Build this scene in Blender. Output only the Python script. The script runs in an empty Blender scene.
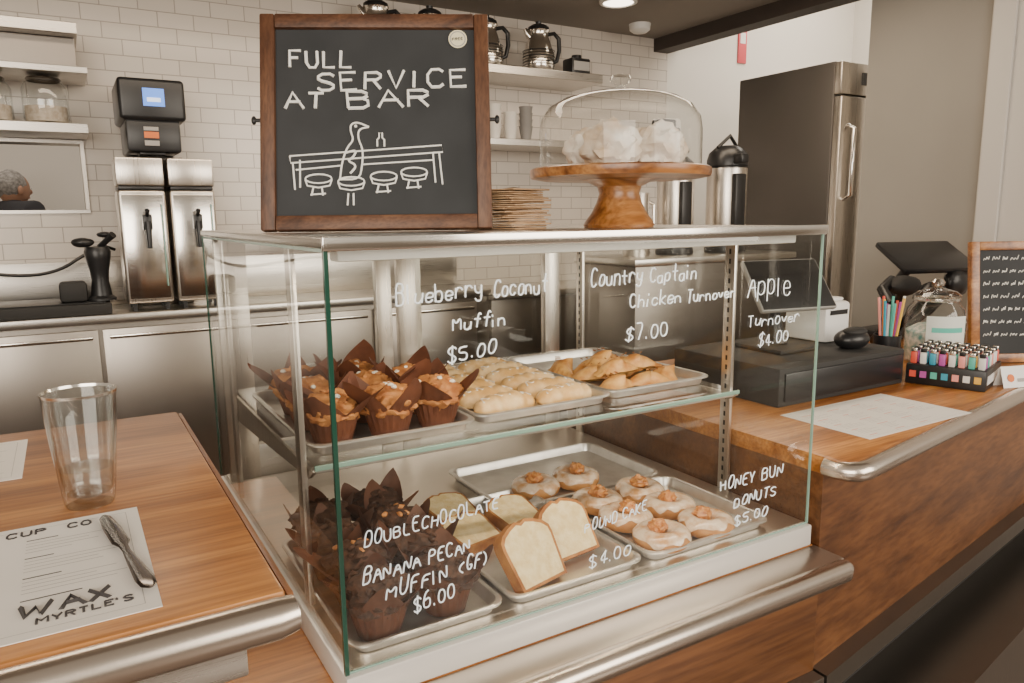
import bpy, bmesh, math, random
from mathutils import Vector, Matrix, noise, Euler
random.seed(7)
SC=bpy.context.scene
COL=bpy.context.collection
pi=math.pi

# ---------------------------------------------------------------- materials
def mat(name,c,rough=.5,metal=0.,c2=None,scale=10.,stretch=(1,1,1),bump=0.,bscale=None,detail=4.,lo=.35,hi=.65,spec=.5,coat=0.,emit=0.,trans=0.,alpha=1.,sss=0.):
    m=bpy.data.materials.new(name); m.use_nodes=True
    nt=m.node_tree; N=nt.nodes; L=nt.links
    b=N["Principled BSDF"]
    b.inputs["Base Color"].default_value=(*c,1); b.inputs["Roughness"].default_value=rough
    b.inputs["Metallic"].default_value=metal; b.inputs["Specular IOR Level"].default_value=spec
    b.inputs["Coat Weight"].default_value=coat; b.inputs["Coat Roughness"].default_value=.15
    b.inputs["Transmission Weight"].default_value=trans
    if sss: b.inputs["Subsurface Weight"].default_value=sss; b.inputs["Subsurface Scale"].default_value=.01
    if emit: b.inputs["Emission Color"].default_value=(*c,1); b.inputs["Emission Strength"].default_value=emit
    if c2 or bump:
        tc=N.new("ShaderNodeTexCoord"); mp=N.new("ShaderNodeMapping"); mp.inputs["Scale"].default_value=stretch
        L.new(tc.outputs["Object"],mp.inputs["Vector"])
        nz=N.new("ShaderNodeTexNoise"); nz.inputs["Scale"].default_value=scale; nz.inputs["Detail"].default_value=detail
        L.new(mp.outputs[0],nz.inputs["Vector"])
        if c2:
            r=N.new("ShaderNodeValToRGB"); r.color_ramp.elements[0].position=lo; r.color_ramp.elements[1].position=hi
            r.color_ramp.elements[0].color=(*c,1); r.color_ramp.elements[1].color=(*c2,1)
            L.new(nz.outputs["Fac"],r.inputs[0]); L.new(r.outputs[0],b.inputs["Base Color"])
        if bump:
            nb=nz
            if bscale:
                nb=N.new("ShaderNodeTexNoise"); nb.inputs["Scale"].default_value=bscale; nb.inputs["Detail"].default_value=detail
                L.new(mp.outputs[0],nb.inputs["Vector"])
            bp=N.new("ShaderNodeBump"); bp.inputs["Strength"].default_value=bump; bp.inputs["Distance"].default_value=.003
            L.new(nb.outputs["Fac"],bp.inputs["Height"]); L.new(bp.outputs[0],b.inputs["Normal"])
    return m

def wood(name,c1,c2,c3,axis='x',rough=.38,scale=3.,coat=.15):
    m=bpy.data.materials.new(name); m.use_nodes=True
    nt=m.node_tree; N=nt.nodes; L=nt.links; b=N["Principled BSDF"]
    b.inputs["Roughness"].default_value=rough; b.inputs["Coat Weight"].default_value=coat; b.inputs["Coat Roughness"].default_value=.25
    tc=N.new("ShaderNodeTexCoord"); mp=N.new("ShaderNodeMapping")
    s={'x':(.35,5,5),'y':(5,.35,5),'z':(5,5,.35)}[axis]; mp.inputs["Scale"].default_value=s
    L.new(tc.outputs["Object"],mp.inputs["Vector"])
    n1=N.new("ShaderNodeTexNoise"); n1.inputs["Scale"].default_value=scale; n1.inputs["Detail"].default_value=6; n1.inputs["Distortion"].default_value=1.1
    n2=N.new("ShaderNodeTexNoise"); n2.inputs["Scale"].default_value=scale*9; n2.inputs["Detail"].default_value=5
    for n in (n1,n2): L.new(mp.outputs[0],n.inputs["Vector"])
    r=N.new("ShaderNodeValToRGB"); e=r.color_ramp.elements; e[0].position=.3; e[0].color=(*c1,1); e[1].position=.72; e[1].color=(*c3,1)
    k=e.new(.5); k.color=(*c2,1)
    L.new(n1.outputs["Fac"],r.inputs[0])
    r2=N.new("ShaderNodeValToRGB"); r2.color_ramp.elements[0].position=.35; r2.color_ramp.elements[0].color=(.55,.47,.42,1); r2.color_ramp.elements[1].position=.6; r2.color_ramp.elements[1].color=(1,1,1,1)
    L.new(n2.outputs["Fac"],r2.inputs[0])
    mx=N.new("ShaderNodeMix"); mx.data_type='RGBA'; mx.blend_type='MULTIPLY'; mx.inputs[0].default_value=.75
    L.new(r.outputs[0],mx.inputs[6]); L.new(r2.outputs[0],mx.inputs[7]); L.new(mx.outputs[2],b.inputs["Base Color"])
    bp=N.new("ShaderNodeBump"); bp.inputs["Strength"].default_value=.15; bp.inputs["Distance"].default_value=.002
    L.new(n2.outputs["Fac"],bp.inputs["Height"]); L.new(bp.outputs[0],b.inputs["Normal"])
    return m

def steel(name,c=(.62,.60,.57),rough=.28,axis='x',var=.16):
    m=bpy.data.materials.new(name); m.use_nodes=True
    nt=m.node_tree; N=nt.nodes; L=nt.links; b=N["Principled BSDF"]
    b.inputs["Metallic"].default_value=1; b.inputs["Base Color"].default_value=(*c,1); b.inputs["Roughness"].default_value=rough
    if var:
        tc=N.new("ShaderNodeTexCoord"); mp=N.new("ShaderNodeMapping")
        mp.inputs["Scale"].default_value={'x':(1,60,60),'y':(60,1,60),'z':(60,60,1)}[axis]
        L.new(tc.outputs["Object"],mp.inputs["Vector"])
        n=N.new("ShaderNodeTexNoise"); n.inputs["Scale"].default_value=6; n.inputs["Detail"].default_value=3
        L.new(mp.outputs[0],n.inputs["Vector"])
        mr=N.new("ShaderNodeMapRange"); mr.inputs["To Min"].default_value=rough-var*.4; mr.inputs["To Max"].default_value=rough+var*.6
        L.new(n.outputs["Fac"],mr.inputs[0]); L.new(mr.outputs[0],b.inputs["Roughness"])
    return m

def thin_glass(name,tint=(.97,.99,.98),ior=1.45,gain=1.0,edge=None,e0=.35,rough=.02):
    m=bpy.data.materials.new(name); m.use_nodes=True
    nt=m.node_tree; N=nt.nodes; L=nt.links; N.clear()
    o=N.new("ShaderNodeOutputMaterial"); t=N.new("ShaderNodeBsdfTransparent"); t.inputs[0].default_value=(*tint,1)
    g=N.new("ShaderNodeBsdfGlossy"); g.inputs["Roughness"].default_value=rough; g.inputs["Color"].default_value=(1,1,1,1)
    # single-sheet glass: the same outer-surface Fresnel on both sides of the sheet
    ge=N.new("ShaderNodeNewGeometry"); mr=N.new("ShaderNodeMapRange"); mr.inputs["To Min"].default_value=ior; mr.inputs["To Max"].default_value=1/ior
    L.new(ge.outputs["Backfacing"],mr.inputs[0])
    fr=N.new("ShaderNodeFresnel"); L.new(mr.outputs[0],fr.inputs["IOR"])
    mu=N.new("ShaderNodeMath"); mu.operation='MULTIPLY'; mu.inputs[1].default_value=gain; mu.use_clamp=True
    L.new(fr.outputs[0],mu.inputs[0])
    mx=N.new("ShaderNodeMixShader"); L.new(mu.outputs[0],mx.inputs[0]); L.new(t.outputs[0],mx.inputs[1]); L.new(g.outputs[0],mx.inputs[2])
    if edge:
        lw=N.new("ShaderNodeLayerWeight"); lw.inputs["Blend"].default_value=.25
        cr=N.new("ShaderNodeValToRGB"); cr.color_ramp.elements[0].position=e0; cr.color_ramp.elements[0].color=(*tint,1)
        cr.color_ramp.elements[1].position=1; cr.color_ramp.elements[1].color=(*edge,1)
        L.new(lw.outputs["Facing"],cr.inputs[0]); L.new(cr.outputs[0],t.inputs[0])
    L.new(mx.outputs[0],o.inputs[0])
    return m

def tile(name,c1,c2,mortar,bw,rh,axis):
    m=bpy.data.materials.new(name); m.use_nodes=True
    nt=m.node_tree; N=nt.nodes; L=nt.links; b=N["Principled BSDF"]
    b.inputs["Roughness"].default_value=.18; b.inputs["Specular IOR Level"].default_value=.6
    tc=N.new("ShaderNodeTexCoord"); sp=N.new("ShaderNodeSeparateXYZ"); cb=N.new("ShaderNodeCombineXYZ")
    L.new(tc.outputs["Object"],sp.inputs[0])
    a,c={'y':("X","Z"),'x':("Y","Z"),'z':("X","Y")}[axis]
    L.new(sp.outputs[a],cb.inputs[0]); L.new(sp.outputs[c],cb.inputs[1])
    br=N.new("ShaderNodeTexBrick"); br.inputs["Scale"].default_value=1; br.inputs["Brick Width"].default_value=bw; br.inputs["Row Height"].default_value=rh
    br.inputs["Mortar Size"].default_value=.0025; br.inputs["Mortar Smooth"].default_value=.3
    br.inputs["Color1"].default_value=(*c1,1); br.inputs["Color2"].default_value=(*c2,1); br.inputs["Mortar"].default_value=(*mortar,1)
    L.new(cb.outputs[0],br.inputs["Vector"]); L.new(br.outputs["Color"],b.inputs["Base Color"])
    bp=N.new("ShaderNodeBump"); bp.inputs["Strength"].default_value=.4; bp.inputs["Distance"].default_value=.002; bp.invert=True
    L.new(br.outputs["Fac"],bp.inputs["Height"]); L.new(bp.outputs[0],b.inputs["Normal"])
    return m

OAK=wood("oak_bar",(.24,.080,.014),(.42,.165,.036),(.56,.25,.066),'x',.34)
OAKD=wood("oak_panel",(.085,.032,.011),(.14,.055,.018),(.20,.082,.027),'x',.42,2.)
OAKE=wood("oak_edge",(.16,.055,.013),(.24,.085,.02),(.30,.12,.03),'y',.4)
WALN=wood("walnut_frame",(.05,.020,.009),(.11,.045,.020),(.17,.078,.036),'z',.5,5.,0)
WALNX=wood("walnut_frame_h",(.05,.020,.009),(.11,.045,.020),(.17,.078,.036),'x',.5,5.,0)
ACAC=wood("acacia",(.14,.045,.012),(.36,.145,.038),(.52,.26,.09),'x',.3,3.)
STX=steel("brushed_steel_x",(.62,.585,.54),axis='x'); STZ=steel("brushed_steel_z",(.64,.59,.53),axis='z')
STCAB=steel("cabinet_steel",(.40,.36,.32),.34,'z')
STD=steel("dark_steel",(.25,.225,.20),.35,'z'); STB=steel("bright_steel",(.80,.76,.70),.16,'x'); STN=steel("nosing_steel",(.72,.64,.56),.27,'x',0)
STL=steel("ledge_steel",(.72,.66,.59),.33,'x',.08)
FRS=mat("fridge_side",(.10,.09,.082),.42,.5)
ALU=mat("aluminium_pan",(.66,.63,.59),.34,.85,c2=(.78,.75,.71),scale=25,bump=.05)
GLASS=thin_glass("case_glass",(.955,.972,.96),1.45,1.1)
GLS2=thin_glass("glassware",(.96,.97,.965),1.5,1.5,edge=(.28,.30,.29),e0=.30)
DOMEG=thin_glass("dome_glass",(.965,.965,.955),1.45,.8,edge=(.26,.24,.21),e0=.40)
WATER=thin_glass("still_water",(.95,.965,.965),1.33,1.5,edge=(.5,.53,.53),e0=.3)
GEDGE=mat("glass_edge_green",(.012,.06,.04),.12,spec=.8,emit=0)
GEDL=mat("glass_edge_light",(.22,.36,.30),.15,spec=.8)
CHALKB=mat("slate_black",(.020,.022,.024),.75,c2=(.032,.034,.037),scale=6)
CHALK=mat("chalk_white",(.9,.9,.86),.8)
MARK=mat("marker_white",(.86,.93,.97),.6,emit=.2)  # marker ink given a faint glow of its own to stay bright
BLK=mat("black_plastic",(.012,.012,.013),.35)
BLKM=mat("black_matte",(.02,.019,.018),.7)
GREYP=mat("grey_plastic",(.30,.29,.275),.4)
WHT=mat("white_plastic",(.8,.79,.76),.4)
SILL=mat("sill_white",(.72,.69,.65),.35,.3)
PAPER=mat("menu_paper",(.80,.76,.70),.8,c2=(.84,.80,.75),scale=4)
INK=mat("ink_dark",(.05,.045,.045),.8); INKG=mat("ink_grey",(.38,.36,.34),.8); INKO=mat("ink_orange",(.75,.2,.06),.8)
TILE=tile("subway_tile",(.64,.58,.515),(.70,.64,.575),(.40,.355,.31),.152,.068,'y')
FLR=tile("floor_tile",(.16,.12,.10),(.19,.145,.12),(.1,.09,.08),.3,.3,'z')
PWALL=mat("grey_plaster",(.31,.292,.262),.9,c2=(.34,.32,.288),scale=1.5,bump=.03,bscale=60)
WWALL=mat("white_plaster",(.70,.66,.60),.85)
CEIL=mat("ceiling_paint",(.27,.24,.21),.9); BEAM=mat("beam_brown",(.05,.038,.032),.7)
DOOR=mat("white_casing",(.60,.575,.54),.5)
MUFC=mat("choc_muffin",(.035,.014,.007),.75,c2=(.085,.035,.017),scale=90,bump=.9,bscale=130)
MUFG=mat("golden_muffin",(.30,.10,.025),.7,c2=(.52,.23,.07),scale=40,bump=.8,bscale=120)
PAPB=mat("brown_liner",(.085,.030,.014),.6,c2=(.125,.046,.022),scale=30,bump=.2)
PAPR=mat("red_brown_liner",(.095,.028,.012),.6,c2=(.145,.046,.020),scale=30,bump=.2)
NUT=mat("pecan",(.42,.15,.04),.55,c2=(.62,.28,.09),scale=80,bump=.5)
DOU=mat("donut_dough",(.42,.17,.04),.6,c2=(.58,.28,.085),scale=30,bump=.3,bscale=90)
GLZ=mat("donut_glaze",(.84,.67,.50),.2,c2=(.58,.30,.12),scale=34,coat=.6,spec=.6,bump=.2,lo=.42,hi=.66)
CLUMP=mat("honey_clump",(.42,.13,.025),.4,c2=(.70,.32,.09),scale=120,bump=1.,coat=.3)
CAKE=mat("pound_cake",(.76,.57,.27),.85,c2=(.88,.72,.42),scale=60,bump=.8,bscale=220)
CRUST=mat("cake_crust",(.28,.095,.02),.7,c2=(.46,.20,.05),scale=30,bump=.4,bscale=150)
TURN=mat("pastry_pale",(.62,.36,.12),.5,c2=(.82,.60,.32),scale=26,bump=.5,bscale=90,coat=.15)
ICE=mat("white_icing",(.88,.83,.73),.35)
HAND=mat("hand_pie",(.52,.21,.045),.5,c2=(.76,.44,.14),scale=35,bump=.4,bscale=120,coat=.2)
BUN=mat("powdered_bun",(.86,.80,.71),.9,c2=(.58,.43,.28),scale=16,bump=.6,bscale=80)
KRAFT=mat("kraft_paper",(.46,.29,.16),.8,c2=(.58,.39,.23),scale=40)

# ---------------------------------------------------------------- builder
class B:
    def __init__(s,name,M=None):
        s.name=name; s.V=[]; s.F=[]; s.I=[]; s.mats=[]; s.M=M or Matrix()
    def mi(s,m):
        if m not in s.mats: s.mats.append(m)
        return s.mats.index(m)
    def add(s,vs,fs,m,M=None):
        o=len(s.V); T=s.M@M if M else s.M
        s.V+= [T@Vector(v) for v in vs]; k=s.mi(m)
        for f in fs: s.F.append([i+o for i in f]); s.I.append(k)
    def addbm(s,bm,m,M=None):
        bm.verts.index_update()
        s.add([v.co.copy() for v in bm.verts],[[v.index for v in f.verts] for f in bm.faces],m,M); bm.free()
    def box(s,x0,x1,y0,y1,z0,z1,m,bev=0.,M=None,seg=2):
        bm=bmesh.new(); bmesh.ops.create_cube(bm,size=1)
        bmesh.ops.scale(bm,vec=(x1-x0,y1-y0,z1-z0),verts=bm.verts)
        if bev>0: bmesh.ops.bevel(bm,geom=bm.edges[:],offset=bev,segments=seg,profile=.5,affect='EDGES')
        bmesh.ops.translate(bm,vec=((x0+x1)/2,(y0+y1)/2,(z0+z1)/2),verts=bm.verts)
        s.addbm(bm,m,M)
    def lathe(s,c,prof,m,seg=32,M=None,sx=1.,sy=1.):
        vs=[];fs=[];n=len(prof)
        for r,z in prof:
            for i in range(seg):
                a=2*pi*i/seg; vs.append((c[0]+r*sx*math.cos(a),c[1]+r*sy*math.sin(a),c[2]+z))
        for j in range(n-1):
            for i in range(seg):
                k=(i+1)%seg; fs.append([j*seg+i,j*seg+k,(j+1)*seg+k,(j+1)*seg+i])
        s.add(vs,fs,m,M)
    def tube(s,pts,r,m,seg=8,caps=True,M=None,flat=1.):
        P=[Vector(p) for p in pts]; n=len(P)
        R=r if isinstance(r,(list,tuple)) else [r]*n
        T=[]
        for i in range(n):
            t=(P[min(i+1,n-1)]-P[max(i-1,0)]); T.append(t.normalized() if t.length>1e-9 else Vector((0,0,1)))
        up=Vector((0,0,1)) if abs(T[0].z)<.9 else Vector((1,0,0))
        N0=(up-T[0]*up.dot(T[0])).normalized()
        vs=[];fs=[]
        for i in range(n):
            N0=(N0-T[i]*N0.dot(T[i])); N0=N0.normalized() if N0.length>1e-6 else T[i].orthogonal().normalized()
            Bn=T[i].cross(N0)
            for k in range(seg):
                a=2*pi*k/seg; vs.append(P[i]+(N0*math.cos(a)*flat+Bn*math.sin(a))*R[i])
        for i in range(n-1):
            for k in range(seg):
                q=(k+1)%seg; fs.append([i*seg+k,i*seg+q,(i+1)*seg+q,(i+1)*seg+k])
        if caps: fs.append(list(range(seg))[::-1]); fs.append([(n-1)*seg+k for k in range(seg)])
        s.add(vs,fs,m,M)
    def prism(s,poly,z0,z1,m,M=None,bev=0.):
        bm=bmesh.new(); vs=[bm.verts.new((x,y,z0)) for x,y in poly]; f=bm.faces.new(vs)
        r=bmesh.ops.extrude_face_region(bm,geom=[f]); bmesh.ops.translate(bm,vec=(0,0,z1-z0),verts=[v for v in r['geom'] if isinstance(v,bmesh.types.BMVert)])
        bmesh.ops.recalc_face_normals(bm,faces=bm.faces[:])
        if bev>0: bmesh.ops.bevel(bm,geom=bm.edges[:],offset=bev,segments=2,profile=.5,affect='EDGES')
        s.addbm(bm,m,M)
    def lump(s,c,r,m,amp=.12,freq=30.,sub=3,seed=0,M=None,flat=None,rot=0.):
        bm=bmesh.new(); bmesh.ops.create_icosphere(bm,subdivisions=sub,radius=1)
        cr,sr=math.cos(rot),math.sin(rot)
        for v in bm.verts:
            d=1+amp*noise.noise(v.co*freq*.1+Vector((seed*3.1,seed*1.7,seed)))+amp*.5*noise.noise(v.co*freq*.27+Vector((seed,0,seed*2.)))
            p=v.co*d; z=p.z
            if flat is not None and z<flat: z=flat+(z-flat)*.15
            x,y=p.x*r[0],p.y*r[1]
            v.co=Vector((c[0]+x*cr-y*sr,c[1]+x*sr+y*cr,c[2]+z*r[2]))
        s.addbm(bm,m,M)
    def quad(s,a,b,c,d,m,M=None): s.add([a,b,c,d],[[0,1,2,3]],m,M)
    def done(s,smooth=True,parent=None):
        me=bpy.data.meshes.new(s.name); me.from_pydata(s.V,[],s.F)
        for m in s.mats: me.materials.append(m)
        me.polygons.foreach_set("material_index",s.I)
        if smooth:
            me.polygons.foreach_set("use_smooth",[True]*len(s.F)); me.set_sharp_from_angle(angle=math.radians(38))
        me.update(); o=bpy.data.objects.new(s.name,me); COL.objects.link(o)
        if parent: o.parent=parent
        return o

def frame(o,ex,ey,ez):
    M=Matrix.Identity(4)
    for i,a in enumerate((ex,ey,ez)):
        for j in range(3): M[j][i]=a[j]
    for j in range(3): M[j][3]=o[j]
    return M
def TR(x,y,z,rz=0.,rx=0.,ry=0.): return Matrix.Translation((x,y,z))@Euler((rx,ry,rz)).to_matrix().to_4x4()
YZX=Matrix(((0,0,1,0),(1,0,0,0),(0,1,0,0),(0,0,0,1)))

# ---------------------------------------------------------------- stroke lettering
G={'A':"022952|1545",'B':"02093948473606|3645433202",'C':"4839190704123243",'D':"02093947443202",'E':"49090242|0636",'F':"490902|0636",
'G':"483919070412324424",'H':"0902|4942|0646",'I':"2922",'K':"0902|490542",'L':"090242",'M':"0209255952",'N':"02094249",'O':"193947443212040719",
'P':"02093948473606",'Q':"193947443212040719|2452",'R':"02093948473606|2642",'S':"483919080716354443321203",'T':"0949|2922",'U':"090412324449",'V':"092249",
'W':"0912374269",'X':"0942|4902",'Y':"0925|492522",'Z':"09490242",
'a':"46160503123244|4642",'b':"0902|0516364543321203",'c':"4536160503123243",'d':"4942|4436160503123243",'e':"04444536160503123243",'f':"48392822|0646",
'g':"46160504133344|4641301001",'h':"0902|0516364542",'i':"2622|2829",'k':"0902|460442",'l':"2922",'m':"0602|05162522|25364552",'n':"0602|0516364542",
'o':"163645433212030516",'p':"0600|0516364543321203",'r':"0602|04163645",'s':"45361605143543321203",'t':"292332|0646",'u':"0603123244|4642",'v':"062246",
'w':"0612253246",'y':"0604133344|4641301001",'0':"193947443212040719",'1':"182922",'2':"08193947350242",'3':"0819394736163645433212 03",'4':"390454|3932",
'5':"490906364543321203",'6':"3918050312324345360516",'7':"094922",'8':"1939483616081 9",'9':"46160719394742",'$':"483919080716354443321203|2A21",
'.':"2223",'(':"390704 32",')':"193734 12","'":"1917",'&':"5218192815021232 55",'/':"0249"}
def chaikin(P):
    if len(P)<3: return P
    Q=[P[0]]
    for i in range(len(P)-1):
        a,b=P[i],P[i+1]; Q+= [a*.75+b*.25,a*.25+b*.75]
    Q.append(P[-1]); return Q
def glyph(ch):
    out=[]
    for st in G.get(ch,"").replace(" ","").split("|"):
        if not st: continue
        out.append([Vector((int(st[i],16),int(st[i+1],16)-2)) for i in range(0,len(st)-1,2)])
    return out
def write(b,text,o,ex,ey,h,r,m,wf=1.,jit=.25,rnd=True,M=None,length=None,seg=5,slant=0.):
    ex=Vector(ex).normalized(); ey=Vector(ey).normalized(); o=Vector(o); u=h/7.
    adv={' ':3.5,'.':3.2,'I':4.2,'i':4.2,'l':4.2,'W':8,'M':7,'m':7,"'":3}
    tot=sum(adv.get(c,6) for c in text)-1.5
    ux=u*wf if length is None else length/tot
    x=0.
    for c in text:
        off=-1.5 if c in "Iil.'" else 0
        jy=random.uniform(-jit,jit); sh=slant+random.uniform(-.3,.3)*jit; sc=1+random.uniform(-.4,.4)*jit
        for st in glyph(c):
            P=chaikin(chaikin(st)) if rnd else st
            pts=[]; w1,w2=random.uniform(-.4,.4)*jit,random.uniform(-.4,.4)*jit
            for i,p in enumerate(P):
                q=i/max(1,len(P)-1)
                px=p.x+off+p.y*sh+w1*q; py=p.y*sc+jy+w2*(1-q)
                pts.append(o+ex*(x+px)*ux+ey*py*u)
            b.tube(pts,r,m,seg=seg,M=M)
        x+=adv.get(c,6)

# ================================================================ ROOM SHELL
b=B("floor"); b.box(-3.2,5.2,-3.5,6.0,-.05,0,FLR); b.done(False)
b=B("wall_back")
y0,y1=2.85,2.97
b.box(-3.2,3.2,y0,y1,0,1.42,TILE); b.box(-3.2,3.2,y0,y1,1.735,2.62,TILE); b.box(-.19,3.2,y0,y1,1.42,1.735,TILE); b.box(-3.2,-1.5,y0,y1,1.42,1.735,TILE)
b.done(False)
b=B("window_1")  # frame of the opening built in place of the mirror
for z in (1.42,1.719): b.box(-1.5,-.19,2.835,2.98,z,z+.014,STX)
for x in (-1.5,-.205): b.box(x,x+.015,2.835,2.98,1.435,1.719,STZ)
b.done(False)
b=B("wall_far"); b.box(-3.2,3.2,5.6,5.7,0,3.2,WWALL); b.done(False)
b=B("wall_back_white"); b.box(3.2,5.2,2.85,2.97,0,3.3,WWALL); b.done(False)
b=B("wall_right"); b.box(3.2,3.32,.82,1.4,0,2.5,PWALL); b.done(False)
b=B("trim_1"); b.box(3.15,3.32,-.6,.80,0,2.5,DOOR); b.box(3.135,3.15,.70,.79,0,2.5,DOOR,.003); b.done(False)
b=B("wall_right_far"); b.box(5.1,5.2,-.6,2.85,0,3.3,WWALL); b.done(False)
b=B("ceiling"); b.box(-3.2,3.2,-.3,2.85,2.5,2.6,CEIL); b.done(False)
b=B("ceiling_rear"); b.box(3.32,5.2,-.6,2.85,3.3,3.36,WWALL); b.done(False)
b=B("trim_2"); b.box(3.2,3.32,-.6,2.85,2.5,2.72,BEAM); b.box(3.08,3.2,-.3,2.85,2.42,2.499,BEAM); b.done(False)

# ================================================================ BAR (left) 
b=B("oak_bar_counter")
b.box(-2.6,-.165,-.376,.36,1.018,1.06,OAK,.004)
b.box(-.164,-.158,-.376,.36,1.02,1.056,OAKE,.001)
b.tube([(-2.6,-.384,1.040),(-.175,-.384,1.040),(-.160,-.382,1.040)],[.0185,.0185,.016],STN,20)
b.box(-2.6,-.20,-.37,.34,.985,1.017,STX,.002)
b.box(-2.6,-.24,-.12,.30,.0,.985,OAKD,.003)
b.box(-.24,-.215,-.12,.30,.0,.985,STZ,.002)
for x in (-.32,-1.2,-2.1):
    b.prism([(-.36,.97),(-.10,.97),(-.10,.75),(-.13,.75)],x,x+.012,STD,M=YZX)
b.done()

# ================================================================ CASE PLINTH COUNTER
b=B("lower_oak_counter")
b.box(-.155,1.065,-.01,1.10,.62,.657,OAK,.003)
b.box(-.155,1.065,-.088,-.011,.625,.657,STL,.003)
b.tube([(-.155,-.100,.637),(1.045,-.100,.637),(1.060,-.094,.637)],[.024,.024,.019],STN,20)
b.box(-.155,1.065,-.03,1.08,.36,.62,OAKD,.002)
b.box(-.155,1.065,-.06,1.08,.32,.36,STD,.003)
b.box(-.155,1.065,-.01,1.08,0,.32,BLKM,.002)
b.done()

# ================================================================ RIGHT COUNTER
def fy(x): return -.080+.165*(x-1.07)
b=B("oak_service_counter")
b.prism([(1.072,fy(1.07)+.03),(1.09,fy(1.09)+.008),(1.11,fy(1.11)),(3.12,fy(3.12)),(3.12,1.0),(1.072,1.0)],.82,.86,OAK,bev=.002)
pts=[(1.079,fy(1.07)+.06,.838),(1.081,fy(1.07)+.035,.838),(1.088,fy(1.08)+.010,.838),(1.102,fy(1.10)-.005,.838),(1.13,fy(1.13)-.012,.838)]+[(x,fy(x)-.012,.838) for x in (1.3,1.8,2.5,3.12)]
b.tube(pts,.0215,STN,20)
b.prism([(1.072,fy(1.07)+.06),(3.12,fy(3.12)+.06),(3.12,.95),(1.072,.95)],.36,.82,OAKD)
b.prism([(1.072,fy(1.07)+.02),(3.12,fy(3.12)+.02),(3.12,.95),(1.072,.95)],.31,.36,STD)
b.prism([(1.072,fy(1.07)+.09),(3.12,fy(3.12)+.09),(3.12,.95),(1.072,.95)],0,.31,BLKM)
b.prism([(1.072,fy(1.07)-.13),(3.12,fy(3.12)-.13),(3.12,fy(3.12)+.09),(1.072,fy(1.07)+.09)],.0,.20,STD)
b.done()

# ================================================================ DISPLAY CASE
ZB,ZT=.71,1.345; D=1.04; W=1.05
root=bpy.data.objects.new("glass_pastry_display_case",None); COL.objects.link(root)
b=B("case_body")
b.box(-.005,W+.005,-.012,D,.658,.706,SILL,.004)
b.box(.01,W-.01,.0,D-.02,.706,.7125,STL)
b.box(-.004,W+.004,-.006,D+.004,ZT,ZT+.014,STX,.003)
b.box(-.006,W+.006,-.010,-.002,ZT-.004,ZT+.016,STB,.002)
for x0,x1 in ((.01,.085),(.425,.470),(.490,.545),(.985,1.04)): b.box(x0,x1,.95,.975,.7125,ZT,STZ,.002)
for z0,z1 in ((.7125,.80),(ZT-.05,ZT)): b.box(.045,1.005,.955,.985,z0,z1,STX,.002)
b.box(.55,.570,.975,.985,.80,ZT-.05,STZ)
for y in (.22,.82):
    for x0 in (.006,W-.016):
        b.box(x0,x0+.010,y,y+.03,.7125,ZT,STZ,.001)
        for k in range(26):
            z=.74+k*.023
            xx=x0+.0102 if x0<.5 else x0-.0002
            b.quad((xx,y+.012,z),(xx,y+.018,z),(xx,y+.018,z+.012),(xx,y+.012,z+.012),BLK)
b.box(.03,W-.03,.04,.08,ZT-.022,ZT-.001,WHT,.004)
b.done(parent=root)
b=B("case_glass_panes")
b.quad((0,0,ZB),(W,0,ZB),(W,0,ZT),(0,0,ZT),GLASS)
b.quad((0,0,ZB),(0,D,ZB),(0,D,ZT),(0,0,ZT),GLASS)
b.quad((W,0,ZB),(W,D,ZB),(W,D,ZT),(W,0,ZT),GLASS)
b.quad((.085,.965,.80),(.425,.965,.80),(.425,.965,ZT-.05),(.085,.965,ZT-.05),GLASS)
b.quad((.545,.965,.80),(.985,.965,.80),(.985,.965,ZT-.05),(.545,.965,ZT-.05),GLASS)
b.done(False,parent=root)
b=B("case_glass_edges")
b.box(-.004,.003,-.004,.003,ZB-.004,ZT,GEDGE,.0008)
b.box(W-.002,W+.002,-.003,.002,ZB-.002,ZT,GEDL,.0006)
b.box(-.003,.001,D-.003,D+.001,ZB,ZT,GEDGE)
b.box(-.002,.002,0,D,ZT-.006,ZT-.001,GEDL)
b.box(0,W,-.002,.001,ZB-.003,ZB,GEDL)
b.done(False,parent=root)
b=B("case_shelf")
ZS=.975
b.quad((.02,.19,ZS),(1.03,.19,ZS),(1.03,.86,ZS),(.02,.86,ZS),GLASS)
b.box(.02,1.03,.186,.192,ZS-.009,ZS,GEDL,.001)
b.box(.02,1.03,.20,.212,ZS-.018,ZS-.010,STX,.001)
for x in (.017,1.026):
    b.prism([(.19,ZS-.012),(.85,ZS-.012),(.85,ZS-.07),(.80,ZS-.07),(.22,ZS-.03)],x,x+.006,STZ,M=YZX)
b.done(False,parent=root)

# -------- lettering on the case glass
b=B("case_marker_lettering")
yg=-.0032
def gw(t,x,z,L,h,slope=0.,r=.00135):
    write(b,t,(x,yg,z),(1,0,slope),(0,0,1),h,r,MARK,length=L,jit=.5,slant=.12)
gw("Blueberry",.10,1.260,.142,.030,.03); gw("Coconut",.262,1.260,.100,.026,.03)
gw("Muffin",.19,1.214,.092,.022,.03); gw("$5.00",.18,1.166,.085,.024,.08)
gw("Country",.45,1.265,.112,.028,.03); gw("Captain",.58,1.265,.112,.026,.02)
gw("Chicken",.535,1.224,.12,.023,.02); gw("Turnover",.67,1.224,.125,.023,.02)
gw("$7.00",.525,1.166,.10,.026,.02)
gw("Apple",.83,1.226,.125,.045,-.03,.0011); gw("Turnover",.835,1.165,.15,.024,-.01,.0011); gw("$4.00",.865,1.122,.09,.024,.05,.0011)
gw("DOUBLECHOCOLATE",.035,.904,.23,.020,.05,.0012)
gw("BANANA",.03,.844,.093,.023,.05); gw("PECAN",.138,.850,.073,.022,.05)
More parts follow.
